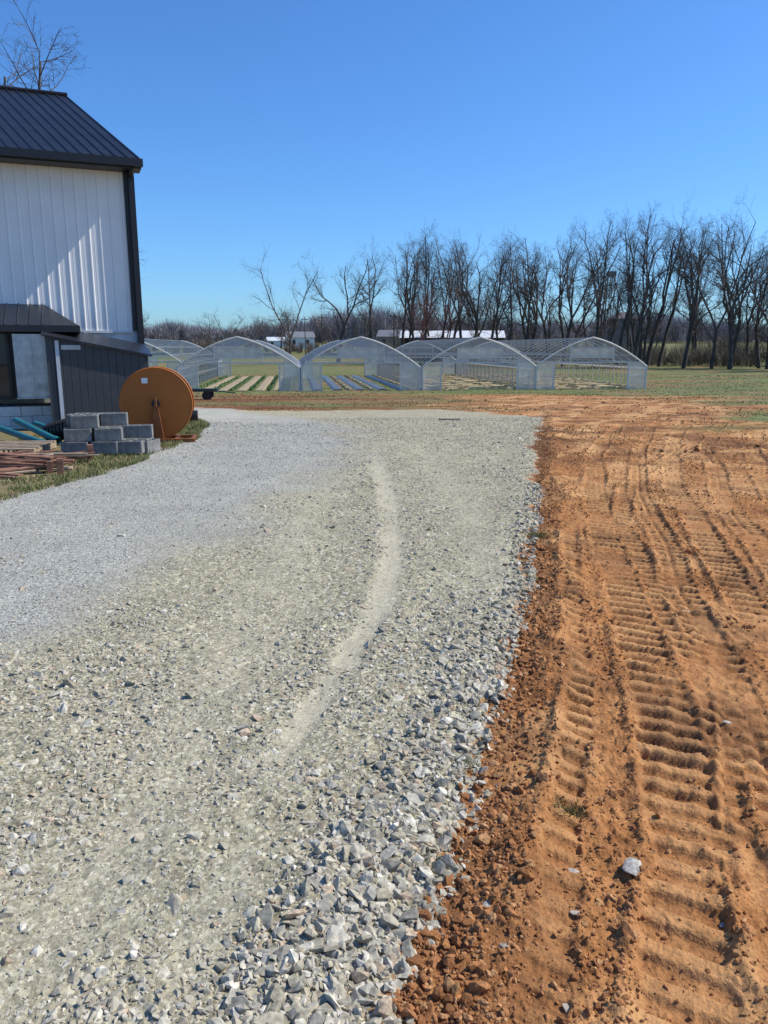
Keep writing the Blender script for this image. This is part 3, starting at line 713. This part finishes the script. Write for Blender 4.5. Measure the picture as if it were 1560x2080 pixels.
rowsf('mulch_film',2,[-3.1,-1.6,0,1.6,3.1],.8,.1,M_mulch,'black plastic mulch strips on soil')
rowsf('straw_mulch',2,[3.7,.8,-.8],.35,.12,M_straw,'golden straw between plastic rows',.5,.5)
rowsf('straw_mulch',3,[-3.2,-1.6,0,1.6,3.2],1.45,.2,M_straw,'golden straw mulch spread over beds',.6,.6)
rowsf('straw_mulch',4,[-3.2,-1.6,0,1.6,3.2],1.45,.2,M_straw,'golden straw mulch spread over beds',.6,.6)
rowsf('crop_rows',0,[-3,-1.5,0,1.5,3],.4,.15,M_leaf,'low green crop rows on bare soil',.5,.5)

# ---------------------------------------------------------------- trees
def tree_parts(seed,H,fork=.33,spread=.45,twm=M_twig,dense=1.0):
    r=random.Random(seed); T=MB(); Cc=MB()
    def wob(d,s): return (d+Vector((r.gauss(0,s),r.gauss(0,s),r.gauss(0,s)))).normalized()
    def limb(B,p,d,L_,r0,r1,ns,n,up=.06,w=.12):
        pts=[(p.copy(),r0)]
        for i in range(ns):
            d=wob(d,w); d.z+=up; d.normalize(); p=p+d*(L_/ns); ra=r0+(r1-r0)*(i+1)/ns
            B.tube(pts[-1][0],p,pts[-1][1],ra,n,0,False); pts.append((p.copy(),ra))
        return pts,d
    def at(pts,t):
        k_=min(int(t*(len(pts)-1)),len(pts)-2); f_=t*(len(pts)-1)-k_
        a,b=pts[k_],pts[k_+1]; return a[0].lerp(b[0],f_),a[1]+(b[1]-a[1])*f_,(b[0]-a[0]).normalized()
    def side(d,ang):
        o=d.orthogonal().normalized(); o=Matrix.Rotation(r.uniform(0,6.283),3,d)@o
        return (d*math.cos(ang)+o*math.sin(ang)).normalized()
    R=H*.0175
    tp,d=limb(T,Vector((0,0,-.3)),Vector((r.gauss(0,.06),r.gauss(0,.06),1)),H*fork,R,R*.75,5,7,.07,.08)
    def rec(p,d,L_,rad,lev):
        ns=[6,4,3,2][lev]; n=[5,4,3,3][lev]
        pts,dd=limb(Cc,p,d,L_,rad,rad*.28,ns,n,[.09,.06,.04,.02][lev],[.16,.20,.23,.26][lev])
        if lev==3: return
        cnt=[10,8,7][lev]; cnt=int(cnt*dense*r.uniform(.8,1.15))
        for i in range(cnt):
            t=r.uniform([.22,.15,.12][lev],1); q,rr,dv=at(pts,t)
            rec(q,side(dv,r.uniform(.5,1.1)),L_*r.uniform([.32,.40,.4][lev],[.52,.62,.62][lev])*(1.15-.5*t),max(rr*.55,.0085*H/20),lev+1)
    p,rr,dv=at(tp,1)
    k_=r.choice([2,3,3]); a0=r.uniform(0,6)
    for i in range(k_):
        a=a0+6.283*i/k_+r.uniform(-.4,.4); s=r.uniform(.4,1)*spread
        dd=(Vector((math.cos(a)*s,math.sin(a)*s,1))).normalized()
        rec(p,dd,H*(1-fork)*r.uniform(.75,.98),rr*.74,0)
    for i in range(3):
        q,rr,dv=at(tp,r.uniform(.6,.95)); rec(q,side(dv,r.uniform(.6,1.0)),H*.26,rr*.35,1)
    return T.mesh('trunk',[M_bark],True),Cc.mesh('crown',[twm],False)
VAR=[tree_parts(100+i,20,[.3,.4,.36,.25,.45,.33,.38,.42][i],[.5,.36,.52,.62,.32,.45,.48,.4][i]) for i in range(8)]
VRED=tree_parts(300,14,.22,.6,M_twigred,1.0)
def put_tree(vi,xx,yy,H,label,group,sxy=1.0,Hb=20,zz=None,rot=None):
    T,Cn=VAR[vi] if isinstance(vi,int) else vi
    s=H/Hb
    e=empty('bare_tree',(xx,yy,float(base(yy)) if zz is None else zz),random.uniform(0,6.28) if rot is None else rot,label,'tree',group)
    e.scale=(s*sxy,s*sxy,s)
    for nm,me in(('trunk',T),('crown',Cn)):
        o=bpy.data.objects.new(nm,me); link(o,e)
    return e
put_tree(3,-15.6,130,18,'lone bare tree with upswept forked limbs','lone bare trees',.8)
put_tree(2,-8.3,140,19.5,'lone bare tree with round crown','lone bare trees',1.05)
put_tree(0,-2.6,142,20,'lone bare tree with round crown','lone bare trees',.95)
put_tree(6,-15.0,31,15.2,'bare tree standing behind the barn',None,1.0)
G2='bare trees lining the far field'
nt=46
for i in range(nt):
    t=(i+random.uniform(-.4,.4))/(nt-1)
    xx=3+t*66; yy=146-t*48+random.uniform(-6,6)
    H=random.uniform(19,23.5)*(1-.02*t)
    put_tree(random.randrange(8),xx,yy,H,'tall leafless tree in a hedgerow',G2,random.uniform(.65,.9))
for i in range(48):
    t=random.random(); xx=5+t*80; yy=165-t*45+random.uniform(-6,16)
    put_tree(random.randrange(8),xx,yy,random.uniform(10,19),'tall leafless tree in a hedgerow',G2,random.uniform(.7,1.0))
put_tree(VRED,6.0,128,12.0,'small tree with reddish budding crown',None,1.1,14)
put_tree(VRED,10.5,136,14.0,'small tree with reddish budding crown',None,1.1,14)
M_brush=attr_mat('brush twigs',rough=1,var=.25,scale=.3,bump=0)
def crowns(name,tx,ty,th,tw_,per,w,palette,label,cat):
    m=len(tx); n=m*per; ti=np.repeat(np.arange(m),per)
    h=th[ti]; bz_=base(ty[ti])
    z0_=h*rng.uniform(.0,.62,n); dirv=rng.normal(0,1,(n,3)); dirv[:,2]=np.abs(dirv[:,2])*1.0+.1; dirv/=np.linalg.norm(dirv,axis=1)[:,None]
    ln=rng.uniform(.35,1,n)**.6
    tipx=dirv[:,0]*tw_*h*ln; tipy=dirv[:,1]*tw_*h*ln; tipz=h*.42+dirv[:,2]*h*.58*ln
    jx=rng.normal(0,.06,n)*h
    a=rng.uniform(0,6.283,n); cx=np.cos(a)*w;cy=np.sin(a)*w
    X0=tx[ti]+tipx*.25+jx;Y0=ty[ti]+tipy*.25
    p0=np.stack([X0-cx,Y0-cy,bz_+z0_],1);p1=np.stack([X0+cx,Y0+cy,bz_+z0_],1);p2=np.stack([tx[ti]+tipx,ty[ti]+tipy,bz_+tipz],1)
    V=np.stack([p0,p1,p2],1).reshape(-1,3);T=np.arange(3*n).reshape(-1,3)
    cc=np.array(palette)[rng.integers(0,len(palette),m)][ti]*rng.uniform(.75,1.2,(n,1))
    C=np.repeat(np.concatenate([cc,np.ones((n,1))],1),3,0)
    me=np_mesh(name,V,T,True,{'col':C});me.materials.append(M_brush);tag(link(bpy.data.objects.new(name,me)),label,cat,kind='stuff')
m=750; t=rng.random(m); tx=1+t*84+rng.normal(0,2,m); ty=152-t*50+rng.uniform(-3,30,m)
crowns('brush',tx,ty,rng.uniform(1.2,7.5,m)*(.2+1.2*fbm(tx,ty,.12,3,301)),.42,75,.03,[[.20,.175,.13],[.26,.22,.155],[.15,.125,.10],[.19,.16,.125]],'tangled brown understory brush beneath trees','brush')
m=1200; tx=rng.uniform(-340,340,m); ty=rng.uniform(370,480,m)
crowns('distant_woods',tx,ty,rng.uniform(9,16,m)*(.15+1.75*fbm(tx,tx*0,.014,3,311)),.55,110,.15,[[.27,.245,.26],[.30,.265,.27],[.24,.225,.245]],'distant grey brown leafless woodland on the rise','woods')
m=160; tx=rng.uniform(-110,4,m); ty=rng.uniform(190,230,m)
crowns('hedgerow',tx,ty,rng.uniform(2,6,m)*(.2+1.2*fbm(tx,tx*0,.06,3,321)),.5,120,.06,[[.22,.185,.15],[.25,.20,.165],[.18,.15,.13]],'low leafless hedgerow across the fields','hedge')
for (xx,yy,H) in [(-66,205,11),(-58,210,9),(-49,220,11),(-40,215,9),(-33,205,9.5),(-26,225,12),(-20,230,10),(-5,240,12),(3,235,11),(-72,200,15),(-78,195,15),(-14,220,12),(-63,196,13),(-45,230,12),(-36,235,11),(-30,228,12)]:
    put_tree(random.randrange(8),xx,yy,H,'small leafless tree among far fields','leafless trees among far fields',1.2)
def house(name,loc,w,dp,h,rh,rz,mw,mr,label):
    e=empty(name,loc,rz,label,'farm building')
    f=MB(); f.bb(-w/2,w/2,-dp/2,dp/2,-.5,h); f.add([(-w/2,-dp/2,h),(-w/2,dp/2,h),(-w/2,0,h+rh),(w/2,-dp/2,h),(w/2,dp/2,h),(w/2,0,h+rh)],[(0,2,1),(3,4,5)]); f.obj('wall',mw,e)
    f=MB(); o_=.3
    f.add([(-w/2-o_,-dp/2-o_,h-.1),(w/2+o_,-dp/2-o_,h-.1),(w/2+o_,0,h+rh+.06),(-w/2-o_,0,h+rh+.06),(w/2+o_,dp/2+o_,h-.1),(-w/2-o_,dp/2+o_,h-.1)],[(0,1,2,3),(3,2,4,5)]); f.obj('roof',mr,e)
    nw=max(2,int(w/4)); 
    for i in range(nw):
        f=MB(); xx=-w/2+(i+.5)*w/nw; f.bb(xx-.5,xx+.5,-dp/2-.06,-dp/2-.01,h*.35,h*.75); f.obj('window',M_dark,e)
    return e
M_roofw=mat('pale metal roof',(.7,.72,.74),.5)
house('farm_building',(13,150,-1.2),19,8,4.6,1.2,-.1,mat('dark barn boards',(.05,.04,.035),.9),M_roofw,'long low barn with pale metal roof')
house('farmhouse',(-28,262,1.2),9,7,3.6,1.8,.2,M_plaster,M_slate,'small white farmhouse with grey roof')
house('farmhouse',(-36,290,1.8),14,7,2.2,1.2,.0,M_plaster,M_roofw,'low white outbuilding with pale roof')
house('farmhouse',(3,255,1.0),9,8,4,2.0,-.2,mat('brown farmhouse wall',(.25,.2,.16),.8),M_slate,'brown farmhouse with grey roof among trees')
tw=empty('grain_tower',(64,212,-.5),.1,'slender grain elevator tower behind bare trees','grain tower')
M_tw=mat('weathered cladding',(.15,.13,.13),.8)
f=MB(); f.bb(-3.2,3.2,-3,3,-.5,9.5); f.add([(-3.2,-3,9.5),(3.2,-3,9.5),(3.2,3,9.5),(-3.2,3,9.5),(0,0,11.5)],[(0,1,4),(1,2,4),(2,3,4),(3,0,4)]); f.obj('tower_body',M_tw,tw)
f=MB()
for (a,b) in((-4.6,-1),(-4.6,1),(-3.3,-1),(-3.3,1)): f.tube((a,b,-.5),(a,b,20.5),.12,.12,5)
for zz in range(0,19,3): f.bb(-4.7,-3.2,-1.1,1.1,zz,zz+.15); f.tube((-4.6,-1,zz),(-3.3,-1,zz+3),.07,.07,4)
f.bb(-4.8,-3.1,-1.2,1.2,20.3,21.6); f.tube((-3.4,0,20.5),(0,0,11),.14,.14,6)
f.obj('lattice_leg',M_tw,tw)
for (xx,yy,H) in [(1.9,150,9),(-13,165,9),(-19,190,9)]:
    p=empty('utility_pole',(xx,yy,float(base(yy))),.2,'wooden utility pole with crossarm','utility pole','utility poles along the road')
    f=MB(); f.tube((0,0,-.5),(0,0,H),.14,.09,8); f.obj('pole',M_bark,p)
    f=MB(); f.bb(-.9,.9,-.05,.05,H-.7,H-.58); f.obj('crossarm',M_bark,p)

# ---------------------------------------------------------------- camera & light
cam=bpy.data.cameras.new('camera'); co=bpy.data.objects.new('camera',cam); col.objects.link(co)
co.location=(0,0,1.6); co.rotation_euler=(math.radians(90-12.1),0,0)
cam.sensor_fit='VERTICAL'; cam.sensor_height=36; cam.lens=36*1562/2080; cam.clip_end=5000; cam.clip_start=.05
scene.camera=co
EL=math.radians(47); AZ=math.radians(10.5)
sd=Vector((math.cos(EL)*math.cos(AZ),math.cos(EL)*math.sin(AZ),math.sin(EL)))
sl=bpy.data.lights.new('sun','SUN'); sl.energy=5.0; sl.angle=math.radians(.53); sl.color=(1,.95,.86)
so=bpy.data.objects.new('sun',sl); so.rotation_euler=sd.to_track_quat('Z','Y').to_euler(); so.location=(20,5,30); col.objects.link(so)
w=bpy.data.worlds.new('World'); scene.world=w; w.use_nodes=True; nt=w.node_tree; N=nt.nodes; L=nt.links
sk=N.new('ShaderNodeTexSky'); sk.sky_type='NISHITA'; sk.sun_disc=False; sk.sun_elevation=EL; sk.sun_rotation=math.radians(90)-AZ
sk.air_density=1.0; sk.dust_density=.6; sk.ozone_density=1.3
mx=N.new('ShaderNodeMix'); mx.data_type='RGBA'; mx.blend_type='MULTIPLY'; mx.inputs[0].default_value=1; mx.inputs[7].default_value=(.56,.92,1.40,1)
hs=N.new('ShaderNodeHueSaturation'); hs.inputs['Saturation'].default_value=1.03
L.new(sk.outputs[0],mx.inputs[6]); L.new(mx.outputs[2],hs.inputs['Color']); L.new(hs.outputs[0],N['Background'].inputs['Color']); N['Background'].inputs['Strength'].default_value=.126
scene.view_settings.view_transform='Standard'; scene.view_settings.look='None'; scene.view_settings.exposure=0
